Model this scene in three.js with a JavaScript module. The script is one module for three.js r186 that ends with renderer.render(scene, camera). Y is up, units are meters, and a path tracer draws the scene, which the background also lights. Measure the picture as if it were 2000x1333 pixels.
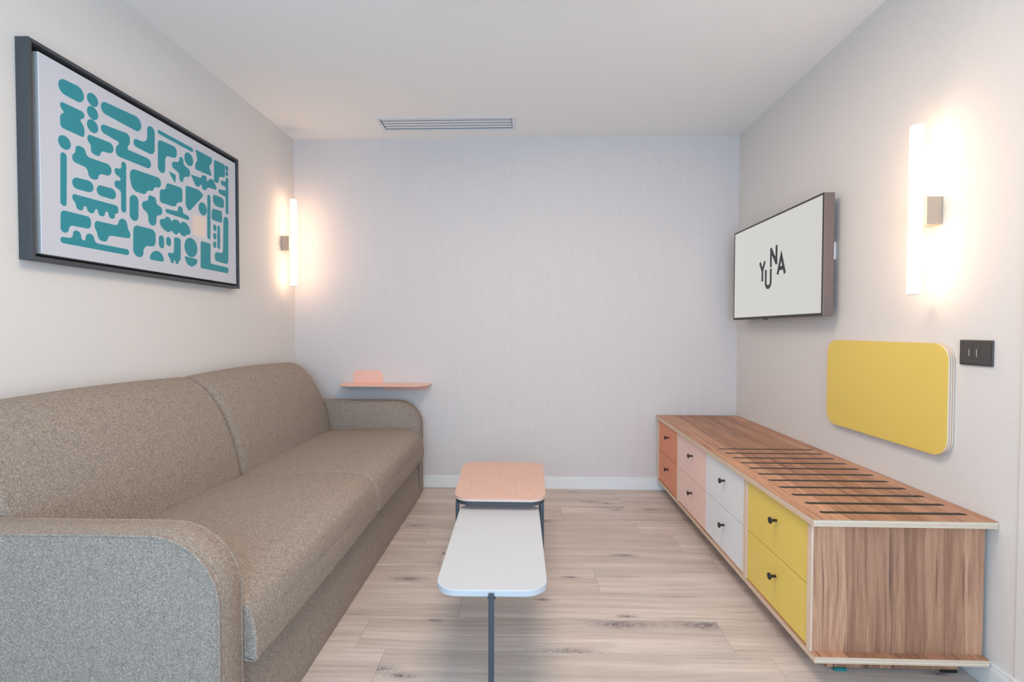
import * as THREE from 'three';
import { RoundedBoxGeometry } from 'three/addons/geometries/RoundedBoxGeometry.js';
import { mergeGeometries, toCreasedNormals } from 'three/addons/utils/BufferGeometryUtils.js';
import { RectAreaLightUniformsLib } from 'three/addons/lights/RectAreaLightUniformsLib.js';

// ---------------------------------------------------------------- camera, light, exposure
RectAreaLightUniformsLib.init();
const scene = new THREE.Scene();
const renderer = new THREE.WebGLRenderer({ antialias: true });
renderer.toneMapping = THREE.LinearToneMapping;
renderer.toneMappingExposure = 1.0;
renderer.shadowMap.enabled = true;

const camera = new THREE.PerspectiveCamera(69.03, 2000 / 1333, 0.05, 60);
camera.position.set(0, 1.1126, 3.4705);
camera.rotation.set(-0.0225, 0.0312, 0.0023, 'YXZ');
scene.add(camera);

scene.background = new THREE.Color(0.62, 0.80, 1.0);          // hazy daylight outside the window behind the camera

// room: back wall z = 0, left wall x = XL, right wall x = XR, window wall behind the camera at z = ZW
const XL = -1.65, XR = 1.446, H = 2.45, ZW = 5.2;
const DAY = { x: 0.0, y: 1.25, w: 2.5, h: 2.1, color: new THREE.Color(0.42, 0.71, 1.0), power: 5.1 };
const LAMP = { color: new THREE.Color(1.0, 0.62, 0.36), power: 0.036 };   // per point along the tube
const DOWN = { x: 0.0, z: 1.98, w: 0.9, d: 0.8, color: new THREE.Color(1.0, 0.79, 0.59), power: 9.8 };   // flush ceiling light just out of the frame
{
  const day = new THREE.RectAreaLight(DAY.color, DAY.power, DAY.w, DAY.h);
  day.name = 'window_daylight';
  day.position.set(DAY.x, DAY.y, ZW - 0.03);
  day.rotation.y = 0;                                          // shines towards -z, into the room
  scene.add(day);
  const down = new THREE.RectAreaLight(DOWN.color, DOWN.power, DOWN.w, DOWN.d);
  down.name = 'ceiling_light_glow';
  down.position.set(DOWN.x, H - 0.042, DOWN.z);
  down.rotation.x = -Math.PI / 2;
  scene.add(down);
}

// ---------------------------------------------------------------- helpers
const taken = new Map();
function numbered(n) { const k = taken.get(n) ?? 0; taken.set(n, k + 1); return k ? `${n}_${String(k).padStart(3, '0')}` : n; }
function shadows(o) { o.castShadow = true; o.receiveShadow = true; return o; }
function thing(name, label, category, pos = [0, 0, 0], group) {
  const o = new THREE.Group(); o.name = numbered(name); o.position.set(...pos);
  o.userData = { label, category }; if (group) o.userData.group = group;
  scene.add(o); return o;
}
function part(name, geo, mat, parent, label) {
  const m = shadows(new THREE.Mesh(geo, mat)); m.name = name; if (label) m.userData.label = label;
  parent.add(m); return m;
}
function struct(name, geo, mat, label) {
  const m = shadows(new THREE.Mesh(geo, mat)); m.name = name; m.userData = { kind: 'structure', label, category: name.split('_')[0] };
  scene.add(m); return m;
}
// uv in metres, projected along the axis each face points to
function boxUV(geo, du = 0, dv = 0) {
  const g = geo.index ? geo.toNonIndexed() : geo;
  const p = g.attributes.position, uv = new Float32Array(p.count * 2), a = new THREE.Vector3(), b = new THREE.Vector3(), c = new THREE.Vector3();
  for (let i = 0; i < p.count; i += 3) {
    a.fromBufferAttribute(p, i); b.fromBufferAttribute(p, i + 1); c.fromBufferAttribute(p, i + 2);
    const n = b.clone().sub(a).cross(c.clone().sub(a)); const x = Math.abs(n.x), y = Math.abs(n.y), z = Math.abs(n.z);
    [a, b, c].forEach((v, k) => {
      const [s, t] = x >= y && x >= z ? [v.z, v.y] : y >= z ? [v.x, v.z] : [v.x, v.y];
      uv[(i + k) * 2] = s + du; uv[(i + k) * 2 + 1] = t + dv;
    });
  }
  g.setAttribute('uv', new THREE.BufferAttribute(uv, 2));
  return g;
}
// box between two corners with its edges rounded by r
function bx(x0, y0, z0, x1, y1, z1, r = 0) {
  const w = x1 - x0, h = y1 - y0, d = z1 - z0;
  const g = r ? new RoundedBoxGeometry(w, h, d, 2, Math.min(r, w / 2.01, h / 2.01, d / 2.01)) : new THREE.BoxGeometry(w, h, d);
  g.translate((x0 + x1) / 2, (y0 + y1) / 2, (z0 + z1) / 2);
  return boxUV(g);
}
function rounded(w, h, r, cx = 0, cy = 0, S = THREE.Shape) {
  const s = new S(), x = cx - w / 2, y = cy - h / 2;
  s.moveTo(x + r, y); s.lineTo(x + w - r, y); s.absarc(x + w - r, y + r, r, -Math.PI / 2, 0); s.lineTo(x + w, y + h - r);
  s.absarc(x + w - r, y + h - r, r, 0, Math.PI / 2); s.lineTo(x + r, y + h); s.absarc(x + r, y + h - r, r, Math.PI / 2, Math.PI);
  s.lineTo(x, y + r); s.absarc(x + r, y + r, r, Math.PI, 1.5 * Math.PI); return s;
}
const extrude = (s, depth, bevel = 0, seg = 10) => new THREE.ExtrudeGeometry(s, { depth: depth - 2 * bevel, bevelEnabled: bevel > 0, bevelThickness: bevel, bevelSize: bevel, bevelOffset: -bevel, bevelSegments: 2, curveSegments: seg }).translate(0, 0, bevel);
// shape drawn in (x, z) laid flat with its top at y
const flat = (s, y, t, bevel = 0.0015, seg = 12) => boxUV(extrude(s, t, bevel, seg).rotateX(Math.PI / 2).translate(0, y, 0));

// ---------------------------------------------------------------- noise and textures
let seed = 7;
const rnd = () => { seed = (seed * 1664525 + 1013904223) >>> 0; return seed / 4294967296; };
const hash = (x, y, s) => { let h = Math.imul(x, 374761393) ^ Math.imul(y, 668265263) ^ Math.imul(s, 974634777); h = Math.imul(h ^ (h >>> 13), 1274126177); h ^= h >>> 16; return (h >>> 0) / 4294967296; };
// value noise that repeats after px by py cells
function vnoise(x, y, px, py, s) {
  const xi = Math.floor(x), yi = Math.floor(y); let fx = x - xi, fy = y - yi;
  fx = fx * fx * (3 - 2 * fx); fy = fy * fy * (3 - 2 * fy);
  const m = (a, n) => ((a % n) + n) % n, x0 = m(xi, px), x1 = m(xi + 1, px), y0 = m(yi, py), y1 = m(yi + 1, py);
  const a = hash(x0, y0, s), b = hash(x1, y0, s), c = hash(x0, y1, s), d = hash(x1, y1, s);
  return a + (b - a) * fx + (c - a) * fy + (a - b - c + d) * fx * fy;
}
// w by h texture from f(u, v) -> [r, g, b] in sRGB 0..255, repeated every su by sv metres
function paint(w, h, su, sv, f, srgb = true) {
  const d = new Uint8Array(w * h * 4);
  for (let j = 0; j < h; j++) for (let i = 0; i < w; i++) {
    const c = f((i + 0.5) / w, (j + 0.5) / h), k = (j * w + i) * 4;
    d[k] = Math.max(0, Math.min(255, c[0])); d[k + 1] = Math.max(0, Math.min(255, c[1])); d[k + 2] = Math.max(0, Math.min(255, c[2])); d[k + 3] = 255;
  }
  const t = new THREE.DataTexture(d, w, h, THREE.RGBAFormat);
  if (srgb) t.colorSpace = THREE.SRGBColorSpace;
  t.wrapS = t.wrapT = THREE.RepeatWrapping; t.magFilter = THREE.LinearFilter; t.minFilter = THREE.LinearMipmapLinearFilter; t.generateMipmaps = true;
  t.repeat.set(1 / su, 1 / sv); t.needsUpdate = true;
  return t;
}
const mixc = (a, b, t) => [a[0] + (b[0] - a[0]) * t, a[1] + (b[1] - a[1]) * t, a[2] + (b[2] - a[2]) * t];
const clamp = (v, a = 0, b = 1) => Math.max(a, Math.min(b, v));

// pale limed oak: grain along u; knots bend the grain round them
function oak(s, knots) {
  return paint(2048, 512, 2.8, 0.8, (u, v) => {
    let bend = 0, dark = 0;
    for (const [ku, kv, r] of knots) {
      let dx = (u - ku) * 2.8, dy = (v - kv) * 0.8; dx -= 2.8 * Math.round(dx / 2.8); dy -= 0.8 * Math.round(dy / 0.8);
      const q = (dx * dx) / (16 * r * r) + (dy * dy) / (r * r);
      if (q < 9) {
        bend += Math.exp(-q) * r * 1.6 * Math.sign(dy || 1);
        const speck = vnoise(u * 700, v * 200, 700, 200, s + 40) * 0.75 + vnoise(u * 160, v * 160, 160, 160, s + 41) * 0.5;
        dark += Math.exp(-q * 1.3) * clamp(speck - 0.15) * 1.05 + 0.22 * Math.exp(-q * 0.45) * (0.5 + 0.5 * Math.sin(Math.sqrt(q) * 17));
      }
    }
    const vv = v + bend / 0.8 + 0.012 * (vnoise(u * 6, v * 5, 6, 5, s + 9) - 0.5);
    const fine = vnoise(u * 34, vv * 300, 34, 300, s) * 0.6 + vnoise(u * 90, vv * 460, 90, 460, s + 1) * 0.4;
    const mid = vnoise(u * 9, vv * 70, 9, 70, s + 2), wide = vnoise(u * 4, vv * 18, 4, 18, s + 3), patch = vnoise(u * 12, v * 6, 12, 6, s + 4);
    const cath = 0.5 + 0.5 * Math.sin((vv * 60 + 6 * vnoise(u * 5, v * 6, 5, 6, s + 5)) * 3.1);
    let t = 0.36 * fine + 0.24 * mid + 0.24 * wide + 0.12 * cath + 0.12 * patch;
    t = clamp((t - 0.28) * 1.5);
    let c = mixc([194, 176, 163], [227, 211, 198], t);
    const streak = clamp((vnoise(u * 12, vv * 95, 12, 95, s + 6) - 0.72) * 3.2);
    c = mixc(c, [170, 151, 140], streak * 0.5);
    const tint = 0.955 + 0.08 * wide; c = [c[0] * tint, c[1] * tint, c[2] * (tint + 0.015 * patch)];
    return mixc(c, [102, 94, 98], clamp(dark * 0.95));
  });
}
function knotsFor(n, s) { const k = []; for (let i = 0; i < n; i++) k.push([hash(i, 1, s), hash(i, 2, s), 0.009 + 0.02 * hash(i, 3, s) ** 2]); return k; }
const oakMaps = [oak(11, knotsFor(24, 31)), oak(23, knotsFor(20, 37)), oak(57, knotsFor(26, 43))];

// walnut laminate: staves of differing tone, grain along v
const walnutMap = paint(1024, 1024, 0.54, 1.3, (u, v) => {
  const wob = 0.02 * (vnoise(u * 4, v * 5, 4, 5, 70) - 0.5) + 0.006 * (vnoise(u * 10, v * 16, 10, 16, 71) - 0.5);
  const uu = u + wob, st = uu * 9 + 0.35 * vnoise(3, v * 3, 9, 3, 72), stave = ((Math.floor(st) % 9) + 9) % 9;
  const tone = hash(stave, 5, 90);
  const fine = vnoise(uu * 190, v * 24, 190, 24, 73) * 0.6 + vnoise(uu * 400, v * 90, 400, 90, 74) * 0.4;
  const mid = vnoise(uu * 46, v * 7, 46, 7, 75), wide = vnoise(uu * 13, v * 3, 13, 3, 76);
  const arch = 0.5 + 0.5 * Math.sin((uu * 60 + 5 * vnoise(uu * 6, v * 3, 6, 3, 78)) * 2.2);
  let t = clamp(0.42 * tone + 0.34 * fine + 0.26 * mid + 0.24 * wide + 0.14 * arch - 0.2);
  let c = mixc([136, 91, 68], [216, 163, 128], t);
  const line = clamp((vnoise(uu * 60, v * 4, 60, 4, 77) - 0.78) * 5);
  c = mixc(c, [92, 62, 50], line * 0.6);
  const edge = Math.abs(st - Math.round(st));
  return edge < 0.018 ? mixc(c, [96, 64, 50], 0.35) : c;
});
// woven upholstery: mixed light and dark yarns, with its relief
const yarn = (u, v) => {
  const a = vnoise(u * 150, v * 150, 150, 150, 101), b = vnoise(u * 84, v * 240, 84, 240, 102), c = vnoise(u * 240, v * 84, 240, 84, 103), d = vnoise(u * 14, v * 14, 14, 14, 104);
  return clamp(0.5 + (0.42 * a + 0.34 * b + 0.34 * c - 0.55) * 1.25 + (d - 0.5) * 0.05);
};
const fabricMap = paint(512, 512, 0.24, 0.24, (u, v) => mixc([112, 99, 89], [194, 177, 162], yarn(u, v)));
const fabricBump = paint(512, 512, 0.24, 0.24, (u, v) => { const t = 255 * yarn(u, v); return [t, t, t]; }, false);
// textile wallpaper: fine upright threads
const thread = (u, v) => 0.5 * vnoise(u * 300, v * 12, 300, 12, 120) + 0.3 * vnoise(u * 500, v * 60, 500, 60, 121) + 0.2 * vnoise(u * 60, v * 6, 60, 6, 122);
const paperMap = paint(1024, 1024, 0.9, 0.9, (u, v) => mixc([217, 207, 203], [224, 214, 210], thread(u, v)));
const paperBump = paint(1024, 1024, 0.9, 0.9, (u, v) => { const t = 255 * thread(u, v); return [t, t, t]; }, false);
// plywood edge: plies of pale birch stacked along v, 20 mm per repeat
const plyMap = paint(256, 128, 0.5, 0.02, (u, v) => {
  const k = Math.floor(v * 7), f = v * 7 - k, g = vnoise(u * 120, v * 40, 120, 40, 130);
  return mixc(mixc(k % 2 ? [212, 182, 154] : [236, 214, 190], [196, 164, 138], clamp(g - 0.55)), [150, 120, 98], f < 0.12 ? 0.5 : 0);
});
const birchMap = paint(256, 256, 0.2, 0.4, (u, v) => mixc([222, 192, 166], [236, 210, 188], vnoise(u * 60, v * 6, 60, 6, 140)));
const plasterBump = paint(512, 512, 0.5, 0.5, (u, v) => { const t = 255 * (0.6 * vnoise(u * 90, v * 90, 90, 90, 150) + 0.4 * vnoise(u * 200, v * 200, 200, 200, 151)); return [t, t, t]; }, false);
// pink lacquered oak of the small table
const pinkMap = paint(512, 512, 0.45, 0.45, (u, v) => mixc([212, 168, 150], [221, 181, 164], 0.6 * vnoise(u * 80, v * 6, 80, 6, 160) + 0.4 * vnoise(u * 160, v * 20, 160, 20, 161)));

const std = (o) => new THREE.MeshStandardMaterial({ roughness: 0.6, metalness: 0, ...o });
const M = {
  wall: std({ color: '#e4ddd7', roughness: 0.92, bumpMap: plasterBump, bumpScale: 0.0004 }),
  ceiling: std({ color: '#f6f4f1', roughness: 0.95 }),
  paper: std({ map: paperMap, bumpMap: paperBump, bumpScale: 0.0005, roughness: 0.95 }),
  skirting: std({ color: '#eceae8', roughness: 0.45 }),
  oak: oakMaps.map((map) => std({ map, roughness: 0.46 })),
  subfloor: std({ color: '#6d5c50', roughness: 0.9 }),
  fabric: std({ map: fabricMap, bumpMap: fabricBump, bumpScale: 0.0012, roughness: 0.95 }),
  walnut: std({ map: walnutMap, roughness: 0.5 }),
  ply: std({ map: plyMap, roughness: 0.6 }), birch: std({ map: birchMap, roughness: 0.6 }),
  yellow: std({ color: '#f0cf66', roughness: 0.5 }), terracotta: std({ color: '#e6906a', roughness: 0.5 }),
  blush: std({ color: '#f7d1c4', roughness: 0.5 }), white: std({ color: '#ececed', roughness: 0.45 }),
  tableWhite: std({ color: '#c9cacd', roughness: 0.4 }), pinkTop: std({ map: pinkMap, roughness: 0.45 }), pinkEdge: std({ color: '#e8c6b6', roughness: 0.5 }),
  pinkMetal: std({ color: '#f6c4b0', roughness: 0.5 }),
  darkSteel: std({ color: '#4b5159', roughness: 0.5, metalness: 0.3 }), knob: std({ color: '#3a3735', roughness: 0.4, metalness: 0.5 }),
  frame: std({ color: '#45484c', roughness: 0.55 }), frameInner: std({ color: '#2a2523', roughness: 0.7 }),
  canvasEdge: std({ color: '#e8e8ea', roughness: 0.8 }),
  tvBody: std({ color: '#7d706d', roughness: 0.4, metalness: 0.4 }), tvRim: std({ color: '#3d3836', roughness: 0.45 }),
  plastic: std({ color: '#efeff0', roughness: 0.4 }), switchDark: std({ color: '#4a4543', roughness: 0.5 }), switchMark: std({ color: '#d8d6d4', roughness: 0.5 }),
  bracket: std({ color: '#b9a897', roughness: 0.45, metalness: 0.25 }),
  vent: std({ color: '#e4e6ea', roughness: 0.5 }), ventDark: std({ color: '#75777c', roughness: 0.8 }),
  dark: std({ color: '#241d1a', roughness: 0.9 }), teal: std({ color: '#1f7d76', roughness: 0.6 }),
  winFrame: std({ color: '#dfe1e2', roughness: 0.5 }),
  glass: new THREE.MeshPhysicalMaterial({ color: '#ffffff', transmission: 1, thickness: 0, roughness: 0.02, ior: 1.45 }),
  tube: std({ color: '#fff6ec', roughness: 0.4, emissive: new THREE.Color(1.0, 0.93, 0.84), emissiveIntensity: 1.4 }),
  panel: std({ color: '#fffaf2', roughness: 0.5, emissive: new THREE.Color(1.0, 0.9, 0.78), emissiveIntensity: 1.0 }),
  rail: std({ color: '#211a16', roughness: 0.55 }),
  cap: std({ color: '#f2ede6', roughness: 0.5 }),
};

// ---------------------------------------------------------------- printed outlines, millimetres from the lower left corner
const PRINT_SHAPES = [
  [1, 28, [68,628,167,633,166,574,67,577]],
  [1, 100, [239,626,436,639,435,576,238,581]],
  [1, 12, [73,547,168,548,167,524,146,516,167,494,166,455,72,457,72,502,91,514,73,524]],
  [1, 30, [467,627,511,630,508,507,392,511,393,543,466,547]],
  [1, 30, [237,537,375,550,374,509,362,498,362,484,487,486,486,443,303,440,304,476,319,489,319,498,236,506]],
  [1, 20, [178,475,294,481,293,441,235,433,232,409,191,409,192,442,178,449]],
  [1, 100, [71,373,95,373,91,186,67,188]],
  [1, 30, [129,417,168,420,173,390,283,395,282,350,225,345,221,317,179,314,179,349,115,354,116,380,128,387]],
  [1, 100, [114,300,201,306,200,263,113,259]],
  [1, 100, [214,301,302,306,301,263,214,262]],
  [1, 12, [113,239,311,244,311,213,296,212,294,187,267,187,264,209,251,209,247,186,220,186,217,207,207,208,201,187,175,187,169,207,159,207,155,187,129,186,126,209,113,219]],
  [1, 12, [330,428,354,427,350,224,325,225,326,308,295,315,295,341,324,346,325,358,296,367,296,391,330,394]],
  [1, 30, [372,414,544,423,543,379,504,375,497,354,463,348,453,327,388,325,371,362]],
  [1, 100, [369,308,415,310,413,203,367,203]],
  [1, 25, [468,332,514,331,513,301,550,297,549,261,513,256,512,204,466,204,467,254,432,263,433,296,468,303]],
  [1, 10, [528,632,758,632,757,612,528,614]],
  [1, 20, [528,590,645,595,644,544,572,534,568,448,525,450]],
  [1, 15, [661,562,688,563,689,530,735,521,734,487,688,475,685,445,659,447,660,483,612,495,612,521,661,533]],
  [1, 8, [772,634,902,635,900,611,878,588,898,541,770,537,771,562,789,587]],
  [1, 12, [917,634,1011,637,1009,568,960,560,951,519,915,519]],
  [1, 8, [589,470,637,468,632,426]],
  [1, 8, [737,501,813,507,821,524,855,530,861,502,880,524,910,528,935,496,935,482,863,475,851,456,822,454,813,478,798,457,770,457,760,474]],
  [1, 7, [1015,572,1039,573,1036,376,1011,379,1013,467,988,467,952,472,952,491,1014,501,1014,519,973,522,973,545,1014,547]],
  [1, 15, [575,414,679,419,678,349,645,346,632,318,534,316,535,374,572,381]],
  [1, 15, [701,439,798,444,833,426,724,320,699,343]],
  [1, 100, [860,440,886,442,881,212,856,216]],
  [1, 15, [905,452,968,455,999,449,998,401,929,396,904,411]],
  [1, 12, [900,378,981,383,980,320,891,319,892,358]],
  [1, 10, [568,297,647,302,649,328,678,330,682,301,723,298,723,277,568,279]],
  [1, 14, [533,244,562,248,572,263,597,262,604,245,619,261,650,263,661,247,678,265,702,261,730,240,730,209,706,209,690,191,663,199,654,210,640,192,616,195,607,208,586,192,561,198,532,216]],
  [2, 8, [748,310,845,320,844,214,746,216]],
  [1, 100, [905,300,931,300,930,265,904,266]],
  [1, 100, [904,256,930,256,930,221,903,223]],
  [1, 100, [903,213,929,212,929,177,902,179]],
  [1, 100, [938,300,962,300,960,176,936,179]],
  [1, 20, [992,359,1036,361,1031,107,914,112,915,159,984,160]],
  [1, 10, [805,195,882,194,880,93,1031,90,1030,59,802,60]],
  [1, 12, [686,103,781,100,775,76,738,57,702,68]],
  [1, 12, [620,180,664,180,662,79,650,75,646,56,627,59,625,75,618,73,614,56,598,59,592,79,580,87,580,103,618,104]],
  [1, 100, [526,172,558,171,557,113,525,117]],
  [1, 100, [570,173,601,172,600,131,569,132]],
  [1, 20, [468,55,479,85,510,103,546,92,560,56]],
  [1, 25, [385,187,508,188,507,115,439,110,436,54,382,61]],
  [1, 16, [68,171,188,172,187,127,99,124,97,94,66,94]],
  [1, 20, [203,164,310,166,315,197,351,200,358,162,370,150,369,126,263,119,258,92,218,92,212,124,202,135]],
  [1, 14, [65,78,112,79,114,111,144,110,147,82,161,78,167,109,198,110,203,79,362,80,362,56,65,56]],
];
const PRINT_DOTS = [ [203,610,24], [202,561,24], [201,512,24], [87,409,24], [726,569,31], [1026,623,14], [1026,594,13], [824,357,32], [734,150,46] ];
// ---------------------------------------------------------------- the room
const T = 0.14;
struct('wall_back', bx(XL - T, 0, -T, XR + T, H, 0), M.paper, 'pale grey textile-papered wall behind the small tables');
struct('wall_left', bx(XL - T, 0, 0, XL, H, ZW), M.wall, 'off-white painted wall behind the sofa');
struct('wall_right', bx(XR, 0, 0, XR + T, H, ZW), M.wall, 'warm off-white painted wall carrying the television');
const VENT = { x0: -0.947, x1: -0.103, z0: 0.153, z1: 0.317 };      // opening for the air grille
struct('ceiling', mergeGeometries([bx(XL - T, H, -T, XR + T, H + T, VENT.z0), bx(XL - T, H, VENT.z1, XR + T, H + T, ZW + T), bx(XL - T, H, VENT.z0, VENT.x0, H + T, VENT.z1), bx(VENT.x1, H, VENT.z0, XR + T, H + T, VENT.z1)]), M.ceiling, 'plain white ceiling with an air grille');
{
  const o = thing('ceiling_light', 'large white flush ceiling panel light above the viewer', 'lamp', [DOWN.x, H, DOWN.z]);
  const s = DOWN.w / 2 + 0.015, t = DOWN.d / 2 + 0.015;
  part('housing', bx(-s, -0.036, -t, s, 0, t, 0.004), M.plastic, o);
  part('diffuser', bx(-DOWN.w / 2, -0.04, -DOWN.d / 2, DOWN.w / 2, -0.036, DOWN.d / 2), M.panel, o);
}
// window wall behind the camera
{
  const x0 = DAY.x - DAY.w / 2, x1 = DAY.x + DAY.w / 2, y0 = DAY.y - DAY.h / 2, y1 = DAY.y + DAY.h / 2;
  struct('wall_rear', mergeGeometries([bx(XL - T, 0, ZW, x0, H, ZW + T), bx(x1, 0, ZW, XR + T, H, ZW + T), bx(x0, 0, ZW, x1, y0, ZW + T), bx(x0, y1, ZW, x1, H, ZW + T)]), M.wall, 'off-white painted wall round the window behind the viewer');
  const w = struct('window_1', mergeGeometries([bx(x0, y0, ZW + 0.03, x0 + 0.06, y1, ZW + 0.09), bx(x1 - 0.06, y0, ZW + 0.03, x1, y1, ZW + 0.09), bx(x0 + 0.06, y0, ZW + 0.03, x1 - 0.06, y0 + 0.06, ZW + 0.09), bx(x0 + 0.06, y1 - 0.06, ZW + 0.03, x1 - 0.06, y1, ZW + 0.09), bx(-0.035, y0 + 0.06, ZW + 0.03, 0.035, y1 - 0.06, ZW + 0.09)]), M.winFrame, 'wide two-pane window behind the viewer');
  for (const s of [-1, 1]) part('pane', bx(s < 0 ? x0 + 0.06 : 0.035, y0 + 0.06, ZW + 0.057, s < 0 ? -0.035 : x1 - 0.06, y1 - 0.06, ZW + 0.061), M.glass, w);
}
// floor: each board its own mesh on a darker bed, laid across the room
{
  const floor = struct('floor', bx(XL - T, -0.12, -T, XR + T, -0.009, ZW + T), M.subfloor, 'pale limed oak plank floor running across the room');
  const W = 0.2, L = 1.32, z0 = 1.78 - 9 * W;                  // a joint falls at z = 1.78
  const butts = { 7: -0.265, 9: -0.49, 8: 0.72, 6: 0.31, 5: -0.42, 10: 0.15 };
  for (let r = 0; z0 + r * W < ZW; r++) {
    const a = Math.max(0, z0 + r * W), b = Math.min(ZW, z0 + (r + 1) * W); if (b - a < 0.01) continue;
    let x = (butts[r] ?? (rnd() * L - 0.6)) - 3 * L;
    for (; x < XR; x += L) {
      const xa = Math.max(XL, x), xb = Math.min(XR, x + L); if (xb - xa < 0.02) continue;
      const k = Math.floor(hash(r, Math.round(x * 10), 5) * 3), g = new THREE.BoxGeometry(xb - xa - 0.0008, 0.009, b - a - 0.0008);
      g.translate((xa + xb) / 2, -0.0045, (a + b) / 2);
      part('plank', boxUV(g, hash(r, Math.round(x * 10), 8) * 2.8, hash(r, Math.round(x * 10), 9) * 0.8), M.oak[k], floor);
    }
  }
}
// skirting boards with a small step along the top
const skirtX = (x0, x1) => mergeGeometries([bx(x0, 0, 0, x1, 0.07, 0.013, 0.002), bx(x0, 0.07, 0, x1, 0.084, 0.009, 0.002)]);
struct('baseboard_back', skirtX(XL + 0.013, XR - 0.013), M.skirting, 'low white skirting board along the papered wall');
struct('baseboard_left', mergeGeometries([bx(XL, 0, 0, XL + 0.013, 0.07, ZW, 0.002), bx(XL, 0.07, 0, XL + 0.009, 0.084, ZW, 0.002)]), M.skirting, 'low white skirting board behind the sofa');
struct('baseboard_right', mergeGeometries([bx(XR - 0.013, 0, 0, XR, 0.07, 1.98, 0.002), bx(XR - 0.009, 0.07, 0, XR, 0.084, 1.98, 0.002), bx(XR - 0.017, 0, 1.98, XR, 0.07, ZW, 0.002), bx(XR - 0.013, 0.07, 1.98, XR, 0.084, ZW, 0.002)]), M.skirting, 'low white skirting board beneath the drawer bench');
struct('trim_1', bx(XR - 0.004, 0.084, 1.98, XR, H, ZW), M.wall, 'slightly raised painted wall lining at the right edge');

// ---------------------------------------------------------------- sofa
// solid swept along z whose ends are rounded: every ring is the outline drawn in by the end's quarter circle, bulged by crown(x, y, t)
function pillow(outline, z0, z1, er, bulge) {
  const n = outline.length, rings = [], E = 7;
  const area = outline.reduce((s, p, i) => { const q = outline[(i + 1) % n]; return s + p[0] * q[1] - q[0] * p[1]; }, 0), sg = Math.sign(area);
  const nor = outline.map((p, i) => { const a = outline[(i + n - 1) % n], b = outline[(i + 1) % n], dx = b[0] - a[0], dy = b[1] - a[1], l = Math.hypot(dx, dy) || 1; return [sg * dy / l, -sg * dx / l]; });
  const zs = [];
  for (let k = 0; k <= E; k++) { const a = k / E * Math.PI / 2; zs.push([z0 + er * (1 - Math.cos(a)), er * (1 - Math.sin(a))]); }
  for (let k = 1; k < 14; k++) zs.push([z0 + er + (z1 - z0 - 2 * er) * k / 14, 0]);
  for (let k = E; k >= 0; k--) { const a = k / E * Math.PI / 2; zs.push([z1 - er * (1 - Math.cos(a)), er * (1 - Math.sin(a))]); }
  const pos = [], idx = [];
  zs.forEach(([z, ins]) => { const t = (z - z0) / (z1 - z0); outline.forEach((p, i) => { const e = (bulge ? bulge(p, t) : 0) - ins; pos.push(p[0] + nor[i][0] * e, p[1] + nor[i][1] * e, z); }); });
  for (let r = 0; r + 1 < zs.length; r++) for (let i = 0; i < n; i++) { const a = r * n + i, b = r * n + (i + 1) % n, c = a + n, d = b + n; sg > 0 ? idx.push(a, b, c, b, d, c) : idx.push(a, c, b, b, c, d); }
  const cap = (r, flip) => {
    const c = pos.length / 3; let sx = 0, sy = 0; for (let i = 0; i < n; i++) { sx += pos[(r * n + i) * 3]; sy += pos[(r * n + i) * 3 + 1]; }
    pos.push(sx / n, sy / n, zs[r][0]);
    for (let i = 0; i < n; i++) { const a = r * n + i, b = r * n + (i + 1) % n; flip ? idx.push(c, b, a) : idx.push(c, a, b); }
  };
  cap(0, sg > 0); cap(zs.length - 1, sg < 0);
  const g = new THREE.BufferGeometry(); g.setAttribute('position', new THREE.Float32BufferAttribute(pos, 3)); g.setIndex(idx);
  g.computeVertexNormals(); return boxUV(g);
}
const smooth = (pts, n, closed = true) => new THREE.CatmullRomCurve3(pts.map(([x, y]) => new THREE.Vector3(x, y, 0)), closed, 'centripetal').getPoints(n).slice(0, closed ? n : n + 1).map((v) => [v.x, v.y]);
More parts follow.
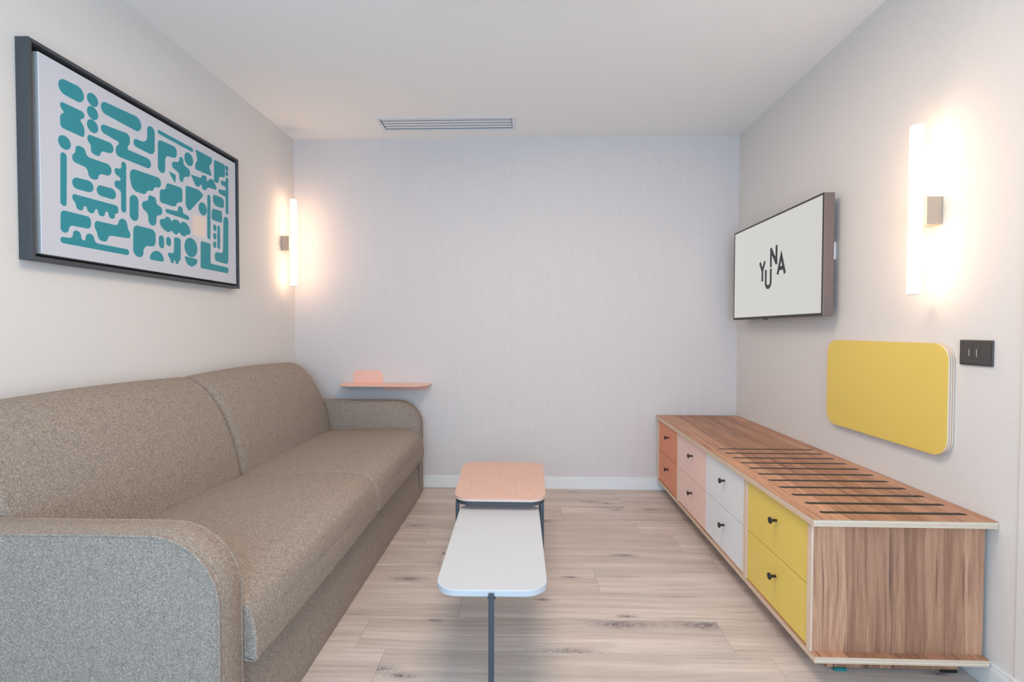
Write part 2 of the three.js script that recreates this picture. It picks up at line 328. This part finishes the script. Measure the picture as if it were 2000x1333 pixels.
{
  const sofa = thing('sofa', 'taupe woven two-seat sofa with rounded arms along the left wall', 'sofa', [0, 0, 0]);
  const Z0 = 0.105, Z1 = 2.355, A = 0.098;                     // outer faces of the arms, arm thickness
  const plinth = new THREE.Shape(); [[-1.6, 0.006], [-0.711, 0.006], [-0.711, 0.03], [-0.738, 0.3], [-1.6, 0.3]].forEach(([x, y], k) => (k ? plinth.lineTo(x, y) : plinth.moveTo(x, y)));
  part('base', boxUV(extrude(plinth, Z1 - 2 * A - Z0 - 0.022, 0.004).translate(0, 0, Z0 + A + 0.02)), M.fabric, sofa);
  part('back_frame', bx(-1.632, 0.012, Z0 + A, -1.5, 0.80, Z1 - A, 0.02), M.fabric, sofa);
  // arms
  const armShape = new THREE.Shape(), R = 0.17, xa = -1.632, xb = -0.714, top = 0.632;
  armShape.moveTo(xa, 0.006); armShape.lineTo(xb, 0.006); armShape.lineTo(xb, top - R); armShape.absarc(xb - R, top - R, R, 0, Math.PI / 2); armShape.lineTo(xa, top); armShape.lineTo(xa, 0.006);
  for (const z of [Z0, Z1 - A]) {
    const arm = part('armrest', boxUV(toCreasedNormals(new THREE.ExtrudeGeometry(armShape, { depth: A - 0.024, bevelEnabled: true, bevelThickness: 0.012, bevelSize: 0.012, bevelOffset: -0.012, bevelSegments: 4, curveSegments: 24 }), 0.7).translate(0, 0, z + 0.012)), M.fabric, sofa);
    for (const [zz, ins] of [[z + 0.0035, 0.0035], [z + A - 0.0035, 0.0035]]) {
      const pts = [];
      pts.push([xb - ins, 0.01], [xb - ins, 0.2], [xb - ins, top - R]);
      for (let k = 1; k <= 12; k++) { const a = k / 12 * Math.PI / 2; pts.push([xb - R + (R - ins) * Math.cos(a), top - R + (R - ins) * Math.sin(a)]); }
      pts.push([-1.2, top - ins], [xa, top - ins]);
      part('piping', boxUV(new THREE.TubeGeometry(new THREE.CatmullRomCurve3(pts.map(([x, y]) => new THREE.Vector3(x, y, zz))), 90, 0.0045, 6)), M.fabric, arm);
    }
  }
  // seats: crowned, with a soft front roll that stands proud of the arms
  const seat = smooth([[-1.36, 0.30], [-1.38, 0.40], [-1.33, 0.435], [-1.2, 0.444], [-1.0, 0.451], [-0.84, 0.453], [-0.76, 0.446], [-0.712, 0.415], [-0.690, 0.37], [-0.683, 0.32], [-0.683, 0.285], [-0.6835, 0.273], [-0.686, 0.2685], [-0.692, 0.267], [-0.72, 0.267], [-0.78, 0.268], [-0.9, 0.268], [-1.2, 0.27]], 120);
  const crown = (p, t) => (p[1] > 0.35 ? 0.016 * Math.sin(Math.PI * t) ** 0.7 : 0) * clamp((p[1] - 0.35) / 0.06) + (p[0] > -0.72 ? 0.004 * Math.sin(Math.PI * t) : 0);
  const zm = 1.232;
  part('seat_cushion', pillow(seat, Z0 + A + 0.002, zm - 0.005, 0.024, crown), M.fabric, sofa);
  part('seat_cushion', pillow(seat, zm + 0.004, Z1 - A - 0.002, 0.008, crown), M.fabric, sofa);
  // backs: a roll-over bolster profile
  const back = smooth([[-1.31, 0.425], [-1.315, 0.49], [-1.34, 0.6], [-1.385, 0.72], [-1.44, 0.81], [-1.5, 0.867], [-1.56, 0.892], [-1.6, 0.888], [-1.628, 0.86], [-1.634, 0.8], [-1.6, 0.6], [-1.55, 0.45], [-1.45, 0.41]], 84);
  const puff = (p, t) => (p[0] > -1.6 ? 0.012 * Math.sin(Math.PI * t) : 0);
  part('back_cushion', pillow(back, Z0 + A + 0.006, zm + 0.004, 0.034, puff), M.fabric, sofa);
  part('back_cushion', pillow(back, zm + 0.011, Z1 - A - 0.004, 0.03, puff), M.fabric, sofa);
}

// ---------------------------------------------------------------- drawer bench
{
  const b = thing('drawer_bench', 'low walnut luggage bench with coloured drawers along the right wall', 'bench', [0, 0, 0]);
  const x0 = 0.888, x1 = 1.432, z0 = 0.03, z1 = 1.917, yt = 0.527, t = 0.022, yb = 0.071;
  // slotted worktop: eleven routed slots right through the board
  const top = new THREE.Shape(); top.moveTo(x0, z0); top.lineTo(XR - 0.002, z0); top.lineTo(XR - 0.002, z1); top.lineTo(x0, z1); top.lineTo(x0, z0);
  for (let i = 0; i < 11; i++) top.holes.push(rounded(0.46, 0.023, 0.0112, 1.173, 1.0 + 0.0853 * i, THREE.Path));
  part('top_core', flat(top, yt - 0.0012, t - 0.0012, 0), M.ply, b, 'pale layered plywood edge');
  part('top_veneer', flat(top, yt, 0.0012, 0), M.walnut, b);
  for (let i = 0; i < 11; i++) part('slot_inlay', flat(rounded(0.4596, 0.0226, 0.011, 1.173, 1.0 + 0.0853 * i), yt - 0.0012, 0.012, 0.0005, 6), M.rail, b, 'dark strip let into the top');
  const xf = 0.9, y0 = yb + t, y1 = yt - t;
  part('bottom_board', bx(xf, yb + 0.0012, z0, XR - 0.014, y0 - 0.0012, z1 - 0.003, 0.001), M.ply, b, 'pale layered plywood edge');
  part('bottom_veneer', bx(xf + 0.0005, y0 - 0.0012, z0 + 0.001, XR - 0.014, y0, z1 - 0.0035), M.walnut, b);
  part('end_panel', bx(xf + 0.005, y0, 1.8645, x1, y1, 1.887), M.walnut, b);
  part('end_panel_edge', bx(xf, y0, 1.864, xf + 0.005, y1, 1.8875), M.birch, b, 'pale birch front edge');
  part('far_panel', bx(xf, y0, z0 + 0.002, x1, y1, z0 + 0.022), M.birch, b);
  part('back_panel', bx(x1 - 0.01, y0, z0 + 0.03, x1, y1, 1.86), M.walnut, b);
  for (const [a, c] of [[0.475, 0.500], [1.395, 1.423]]) part('divider', bx(xf, y0, a, x1 - 0.02, y1, c), M.birch, b);
  part('divider', bx(xf + 0.022, y0, 0.938, x1 - 0.02, y1, 0.952), M.birch, b);
  // drawers: two to a bay
  const ym = 0.294, cols = [[0.0545, 0.4725, M.terracotta, 'terracotta drawer front'], [0.5025, 0.9445, M.blush, 'blush pink drawer front'], [0.9475, 1.3925, M.white, 'pale grey drawer front'], [1.4255, 1.8615, M.yellow, 'yellow drawer front']];
  const head = new THREE.LatheGeometry([[0, 0], [0.005, 0], [0.005, 0.016], [0.0065, 0.018], [0.0115, 0.02], [0.0125, 0.0225], [0.0115, 0.026], [0.006, 0.0275], [0, 0.028]].map(([r, y]) => new THREE.Vector2(r, y)), 20).rotateZ(Math.PI / 2);
  for (const [a, c, mat, label] of cols) for (const [p, q] of [[y0 + 0.0025, ym - 0.0015], [ym + 0.0015, y1 - 0.0025]]) {
    const d = part('drawer', bx(xf + 0.005, p, a, xf + 0.021, q, c, 0.001), mat, b, label);
    part('drawer_box', bx(xf + 0.022, p + 0.02, a + 0.02, 1.38, q - 0.05, c - 0.02), M.birch, d);
    const k = part('knob', head, M.knob, d, 'small dark metal knob'); k.position.set(xf + 0.005, (p + q) / 2 + 0.024, (a + c) / 2 + 0.012);
  }
  part('plinth', bx(0.985, 0.008, 0.1, 1.405, yb, 1.835), M.walnut, b);
  part('foot_shim', bx(1.005, 0, 1.80, 1.045, 0.009, 1.842), M.teal, b, 'small teal plastic shim under the plinth');
  part('foot_shim', bx(1.35, 0, 1.80, 1.40, 0.009, 1.838), M.dark, b);
  part('foot_shim', bx(1.0, 0, 0.12, 1.39, 0.009, 0.16), M.dark, b);
}

// ---------------------------------------------------------------- nesting tables
// closed outline with each corner rounded
function roundedPoly(pts, r, S = THREE.Shape) {
  const s = new S(), n = pts.length;
  pts.forEach((p, i) => {
    const a = pts[(i + n - 1) % n], c = pts[(i + 1) % n], la = Math.hypot(a[0] - p[0], a[1] - p[1]), lc = Math.hypot(c[0] - p[0], c[1] - p[1]);
    const k = Math.min(r, la * 0.48, lc * 0.48), u = [p[0] + (a[0] - p[0]) / la * k, p[1] + (a[1] - p[1]) / la * k], v = [p[0] + (c[0] - p[0]) / lc * k, p[1] + (c[1] - p[1]) / lc * k];
    i ? s.lineTo(...u) : s.moveTo(...u); s.bezierCurveTo(u[0] + (p[0] - u[0]) * 0.56, u[1] + (p[1] - u[1]) * 0.56, v[0] + (p[0] - v[0]) * 0.56, v[1] + (p[1] - v[1]) * 0.56, ...v);
  });
  s.closePath(); return s;
}
const inset = (pts, d) => { const cx = pts.reduce((s, p) => s + p[0], 0) / pts.length, cy = pts.reduce((s, p) => s + p[1], 0) / pts.length; return pts.map(([x, y]) => [x - Math.sign(x - cx) * d, y - Math.sign(y - cy) * d]); };
{
  const t = thing('side_table', 'small square table with blush pink top and dark metal legs', 'table', [-0.125, 0, 1.06]);
  const o = [[-0.222, -0.292], [0.214, -0.292], [0.205, 0.297], [-0.192, 0.297]];
  part('table_top', flat(roundedPoly(o, 0.07), 0.387, 0.004, 0.001), M.pinkTop, t);
  part('top_core', flat(roundedPoly(inset(o, 0.0005), 0.07), 0.3835, 0.011, 0.001), M.pinkEdge, t, 'pale edge of the table top');
  const ring = roundedPoly(inset(o, 0.004), 0.068); ring.holes.push(roundedPoly(inset(o, 0.013), 0.06, THREE.Path));
  part('frame_ring', flat(ring, 0.3725, 0.017, 0.0008), M.darkSteel, t);
  for (const [x, z] of [[-0.179, 0.262], [0.191, 0.262], [-0.2, -0.25], [0.196, -0.25]]) part('leg', bx(x - 0.008, 0, z - 0.008, x + 0.008, 0.358, z + 0.008, 0.0015), M.darkSteel, t);
}
{
  const t = thing('low_table', 'long white-topped low table sliding under the pink table', 'table', [-0.113, 0, 1.66]);
  t.rotation.y = 0.021;
  const o = [[-0.172, -0.385], [0.172, -0.385], [0.170, 0.350], [-0.172, 0.350]];
  part('table_top', flat(roundedPoly(o, 0.07), 0.335, 0.02, 0.0025), M.tableWhite, t);
  part('frame_bar', bx(-0.012, 0.303, -0.35, 0.012, 0.3145, 0.342, 0.001), M.darkSteel, t);
  part('leg', bx(-0.0085, 0, 0.345, 0.0085, 0.327, 0.357, 0.0015), M.darkSteel, t);
  for (const s of [-1, 1]) part('leg', bx(s * 0.13 - 0.008, 0, -0.34, s * 0.13 + 0.008, 0.3145, -0.326, 0.0015), M.darkSteel, t);
}

// ---------------------------------------------------------------- wall lamps: a lit tube held off the wall by a small box
function wallLamp(label, x, y0, y1, z, side) {
  const g = thing('wall_lamp', label, 'lamp', [x, (y0 + y1) / 2, z], undefined);
  const h = (y1 - y0) / 2, off = -side * 0.076, R = 0.0212;
  for (const s of [-1, 1]) {
    const len = h - 0.002, tube = part('tube', new THREE.CylinderGeometry(R, R, len, 28, 1, false).translate(off, s * len / 2, 0), M.tube, g);
    tube.castShadow = false;
    part('end_cap', new THREE.CylinderGeometry(R * 0.98, R, 0.002, 28).translate(off, s * (h - 0.001), 0), M.cap, g);
    for (let k = 0; k < 3; k++) {
      const p = new THREE.PointLight(LAMP.color, LAMP.power, 0, 2); p.name = 'lamp_glow'; p.castShadow = true; p.shadow.radius = 0.8;
      p.position.set(off, s * len * (k + 0.5) / 3, 0); g.add(p);
    }
  }
  part('bracket', new RoundedBoxGeometry(0.055, 0.098, 0.048, 2, 0.002).translate(-side * 0.0275, -0.005, 0), M.bracket, g, 'small beige metal mounting box');
  return g;
}
wallLamp('vertical glowing tube lamp near the corner above the sofa', XL, 1.403, 1.985, 0.166, -1);
wallLamp('vertical glowing tube lamp above the yellow panel', XR, 1.241, 1.835, 1.662, 1);

// ---------------------------------------------------------------- television
{
  const tv = thing('television', 'flat television on the right wall showing a dark word on white', 'television', [1.36, 1.467, 0.64]);
  const W = 0.9685, HT = 0.5448, r = 0.009;
  part('housing', bx(0.0012, -HT / 2 - 0.014, -W / 2 - r, 0.05, HT / 2 + r, W / 2 + r, 0.003), M.tvBody, tv);
  part('rim', mergeGeometries([bx(-0.001, HT / 2, -W / 2 - r, 0.0012, HT / 2 + r, W / 2 + r), bx(-0.001, -HT / 2 - 0.014, -W / 2 - r, 0.0012, -HT / 2, W / 2 + r), bx(-0.001, -HT / 2, -W / 2 - r, 0.0012, HT / 2, -W / 2), bx(-0.001, -HT / 2, W / 2, 0.0012, HT / 2, W / 2 + r)]), M.tvRim, tv);
  part('sensor', bx(0.002, -HT / 2 - 0.02, -0.09, 0.012, -HT / 2 - 0.0135, -0.05, 0.001), M.tvRim, tv);
  part('wall_mount', mergeGeometries([bx(0.05, -0.14, -0.2, 0.0855, 0.14, 0.2, 0.002)]), M.tvRim, tv);
  const c = document.createElement('canvas'); c.width = 1024; c.height = 576; const q = c.getContext('2d');
  q.fillStyle = '#f4f3ef'; q.fillRect(0, 0, 1024, 576); 
  const k = 1024 / 968.5;
  q.strokeStyle = '#1d2523'; q.lineWidth = 21 * k; q.lineJoin = 'miter'; q.miterLimit = 8;
  const line = (...p) => { q.beginPath(); for (let i = 0; i < p.length; i += 2) { const X = p[i] * k, Y = 576 - p[i + 1] * k; i ? q.lineTo(X, Y) : q.moveTo(X, Y); } q.stroke(); };
  line(353, 315, 385, 262, 413, 315); line(385, 268, 385, 202);                                          // Y
  q.beginPath(); q.moveTo(426 * k, 576 - 264 * k); q.lineTo(426 * k, 576 - 192 * k); q.arc(455 * k, 576 - 192 * k, 29 * k, Math.PI, 0, true); q.lineTo(484 * k, 576 - 264 * k); q.stroke();   // U
  line(484, 272, 484, 360, 545, 300, 545, 386); line(483, 376, 546, 284);                                  // N
  line(559, 223, 597, 322, 637, 221); line(577, 254, 620, 254);                                            // A
  const tex = new THREE.CanvasTexture(c); tex.colorSpace = THREE.SRGBColorSpace;
  const scr = part('screen', new THREE.PlaneGeometry(W, HT).rotateY(-Math.PI / 2).translate(0.0006, 0, 0), std({ color: '#000000', roughness: 0.35, emissive: '#ffffff', emissiveMap: tex, emissiveIntensity: 0.66 }), tv, 'lit screen with dark letters on white');
}
{
  const o = thing('wall_socket', 'small white plastic wall plate behind the television', 'socket', [XR, 1.488, 1.045]);
  part('plate', bx(-0.011, -0.041, -0.041, 0, 0.041, 0.041, 0.003), M.plastic, o);
  part('cover', bx(-0.0135, -0.03, -0.03, -0.011, 0.03, 0.03, 0.001), M.plastic, o);
}
{
  const o = thing('light_switch', 'dark rectangular switch plate beside the yellow panel', 'switch', [XR, 1.042, 1.83]);
  part('plate', bx(-0.0065, -0.041, -0.0585, 0, 0.041, 0.0585, 0.002), M.switchDark, o);
  for (const [a, c] of [[-0.054, -0.0085], [-0.0075, 0.0185], [0.0195, 0.054]]) {
    const r = part('rocker', bx(-0.0088, -0.036, a, -0.0065, 0.036, c, 0.0008), M.switchDark, o);
    if (c < 0.03) part('marker', bx(-0.0092, -0.012, c - 0.012, -0.0088, 0.012, c - 0.0105), M.switchMark, r);
  }
}
// ---------------------------------------------------------------- yellow headboard panel on the right wall
{
  const o = thing('wall_panel', 'yellow rounded plywood panel fixed above the walnut bench', 'panel', [XR, 0.874, 1.412]);
  const S = rounded(0.677, 0.39, 0.062);
  const slab = (x, t, b = 0.0006) => boxUV(extrude(S, t, b, 14).rotateY(-Math.PI / 2).translate(x, 0, 0));
  part('facing', slab(-0.0225, 0.0015, 0.0004), M.yellow, o);
  const tones = ['#ead9cb', '#cda98f', '#e8d4c4', '#c9a489', '#e6d2c2'];
  tones.forEach((c, i) => part('ply', slab(-0.0185 + i * 0.004 + 0.0, 0.0042, 0), std({ color: c, roughness: 0.65 }), o));
}
// ---------------------------------------------------------------- pink metal shelf on the papered wall
{
  const o = thing('wall_shelf', 'small blush pink metal shelf beyond the sofa arm', 'shelf', [-0.985, 0.735, 0]);
  const s = new THREE.Shape(), w = 0.313, d = 0.2, r = 0.13;
  s.moveTo(-w, 0.002); s.lineTo(w, 0.002); s.lineTo(w, d - r); s.absarc(w - r, d - r, r, 0, Math.PI / 2); s.lineTo(-w + r, d); s.absarc(-w + r, d - r, r, Math.PI / 2, Math.PI); s.lineTo(-w, 0.002);
  part('shelf_plate', flat(s, 0, 0.004, 0.0008, 18), M.pinkMetal, o);
  const p = new THREE.Shape(); p.moveTo(-0.247, -0.002); p.lineTo(-0.034, -0.002); p.lineTo(-0.034, 0.05); p.absarc(-0.074, 0.05, 0.04, 0, Math.PI / 2); p.lineTo(-0.207, 0.09); p.absarc(-0.207, 0.05, 0.04, Math.PI / 2, Math.PI); p.lineTo(-0.247, -0.002);
  const bp = part('back_plate', boxUV(extrude(p, 0.004, 0.0008, 12)), M.pinkMetal, o);
  part('screw', new THREE.CylinderGeometry(0.004, 0.004, 0.002, 12).rotateX(Math.PI / 2).translate(-0.14, 0.04, 0.0045), M.pinkEdge, bp);
  part('lower_flange', bx(-0.034, -0.05, 0, 0.285, -0.003, 0.004, 0.0008), M.pinkMetal, o);
}
// ---------------------------------------------------------------- air grille in the ceiling
{
  const { x0, x1, z0, z1 } = VENT;
  const o = thing('air_vent', 'white linear slot air grille set in the ceiling', 'vent', [(x0 + x1) / 2, H, (z0 + z1) / 2]);
  const w = (x1 - x0) / 2, d = (z1 - z0) / 2, f = 0.02;
  part('frame', mergeGeometries([bx(-w - f, -0.004, -d - f, w + f, 0, -d, 0.001), bx(-w - f, -0.004, d, w + f, 0, d + f, 0.001), bx(-w - f, -0.004, -d, -w, 0, d, 0.001), bx(w, -0.004, -d, w + f, 0, d, 0.001)]), M.vent, o);
  part('duct', mergeGeometries([bx(-w, 0.06, -d, w, 0.07, d), bx(-w, 0, -d, w, 0.06, -d + 0.002), bx(-w, 0, d - 0.002, w, 0.06, d), bx(-w, 0, -d, -w + 0.002, 0.06, d), bx(w - 0.002, 0, -d, w, 0.06, d)]), M.ventDark, o);
  const n = 4, step = 2 * d / n;
  for (let i = 0; i < n; i++) { const z = -d + step * (i + 0.5); part('slat', new RoundedBoxGeometry(2 * w - 0.006, 0.003, step * 0.62, 1, 0.001).rotateX(-0.1).translate(0, 0.004, z), M.vent, o); }
}
// ---------------------------------------------------------------- framed print on the left wall
{
  const zn = 1.906, zf = 0.745, y0 = 1.338, y1 = 2.053, f = 0.012, dp = 0.045;
  const o = thing('framed_print', 'large framed print of teal rounded shapes above the sofa', 'picture', [XL, (y0 + y1) / 2, (zn + zf) / 2]);
  const hw = (zn - zf) / 2, hh = (y1 - y0) / 2;
  const bar = (a, b, c, d) => bx(0, a, b, dp, c, d, 0.0015);
  part('frame_bar', bar(-hh, hw - f, hh, hw), M.frame, o); part('frame_bar', bar(-hh, -hw, hh, -hw + f), M.frame, o);
  part('frame_bar', bar(hh - f, -hw + f, hh, hw - f), M.frame, o); part('frame_bar', bar(-hh, -hw + f, -hh + f, hw - f), M.frame, o);
  part('backing', bx(0.001, -hh + f, -hw + f, 0.008, hh - f, hw - f), M.frameInner, o);
  // stretched canvas floating inside the frame
  const cz0 = 1.868, cz1 = 0.766, cy0 = 1.362, cy1 = 2.026, W = cz0 - cz1, HH = cy1 - cy0, k = 1500;
  part('canvas_block', bx(0.008, cy0 - (y0 + y1) / 2, cz1 - (zn + zf) / 2, 0.0385, cy1 - (y0 + y1) / 2, cz0 - (zn + zf) / 2, 0.002), M.canvasEdge, o);
  const c = document.createElement('canvas'); c.width = Math.round(W * k); c.height = Math.round(HH * k); const q = c.getContext('2d');
  q.fillStyle = '#cfced5'; q.fillRect(0, 0, c.width, c.height);
  const inks = { 1: '#2b8e99', 2: '#ecd6c8' };
  const X = (u) => u / 1000 * k, Y = (v) => c.height - (v - (cy0 - 1.352) * 1000) / 1000 * k;
  for (const [ink, r, a] of PRINT_SHAPES) {
    const P = []; for (let i = 0; i < a.length; i += 2) P.push([X(a[i]), Y(a[i + 1])]);
    const n = P.length, lim = (i) => { const p = P[i], s = P[(i + n - 1) % n], e = P[(i + 1) % n]; return Math.min(r / 1000 * k, Math.hypot(s[0] - p[0], s[1] - p[1]) / 2, Math.hypot(e[0] - p[0], e[1] - p[1]) / 2); };
    q.fillStyle = inks[ink]; q.beginPath();
    P.forEach((p, i) => {
      const s = P[(i + n - 1) % n], e = P[(i + 1) % n], m = lim(i), ls = Math.hypot(s[0] - p[0], s[1] - p[1]), le = Math.hypot(e[0] - p[0], e[1] - p[1]);
      const u = [p[0] + (s[0] - p[0]) / ls * m, p[1] + (s[1] - p[1]) / ls * m], v = [p[0] + (e[0] - p[0]) / le * m, p[1] + (e[1] - p[1]) / le * m];
      i ? q.lineTo(...u) : q.moveTo(...u); q.bezierCurveTo(u[0] + (p[0] - u[0]) * 0.55, u[1] + (p[1] - u[1]) * 0.55, v[0] + (p[0] - v[0]) * 0.55, v[1] + (p[1] - v[1]) * 0.55, ...v);
    });
    q.closePath(); q.fill();
  }
  q.fillStyle = inks[1];
  for (const [u, v, r] of PRINT_DOTS) { q.beginPath(); q.ellipse(X(u), Y(v), r / 1000 * k, r / 1000 * k, 0, 0, Math.PI * 2); q.fill(); }
  const tex = new THREE.CanvasTexture(c); tex.colorSpace = THREE.SRGBColorSpace;
  part('print', new THREE.PlaneGeometry(W - 0.004, HH - 0.004).rotateY(Math.PI / 2).translate(0.0388, (cy0 + cy1) / 2 - (y0 + y1) / 2, (cz0 + cz1) / 2 - (zn + zf) / 2), std({ map: tex, roughness: 0.55 }), o, 'printed canvas of teal shapes with one pale peach square');
}
renderer.render(scene, camera);
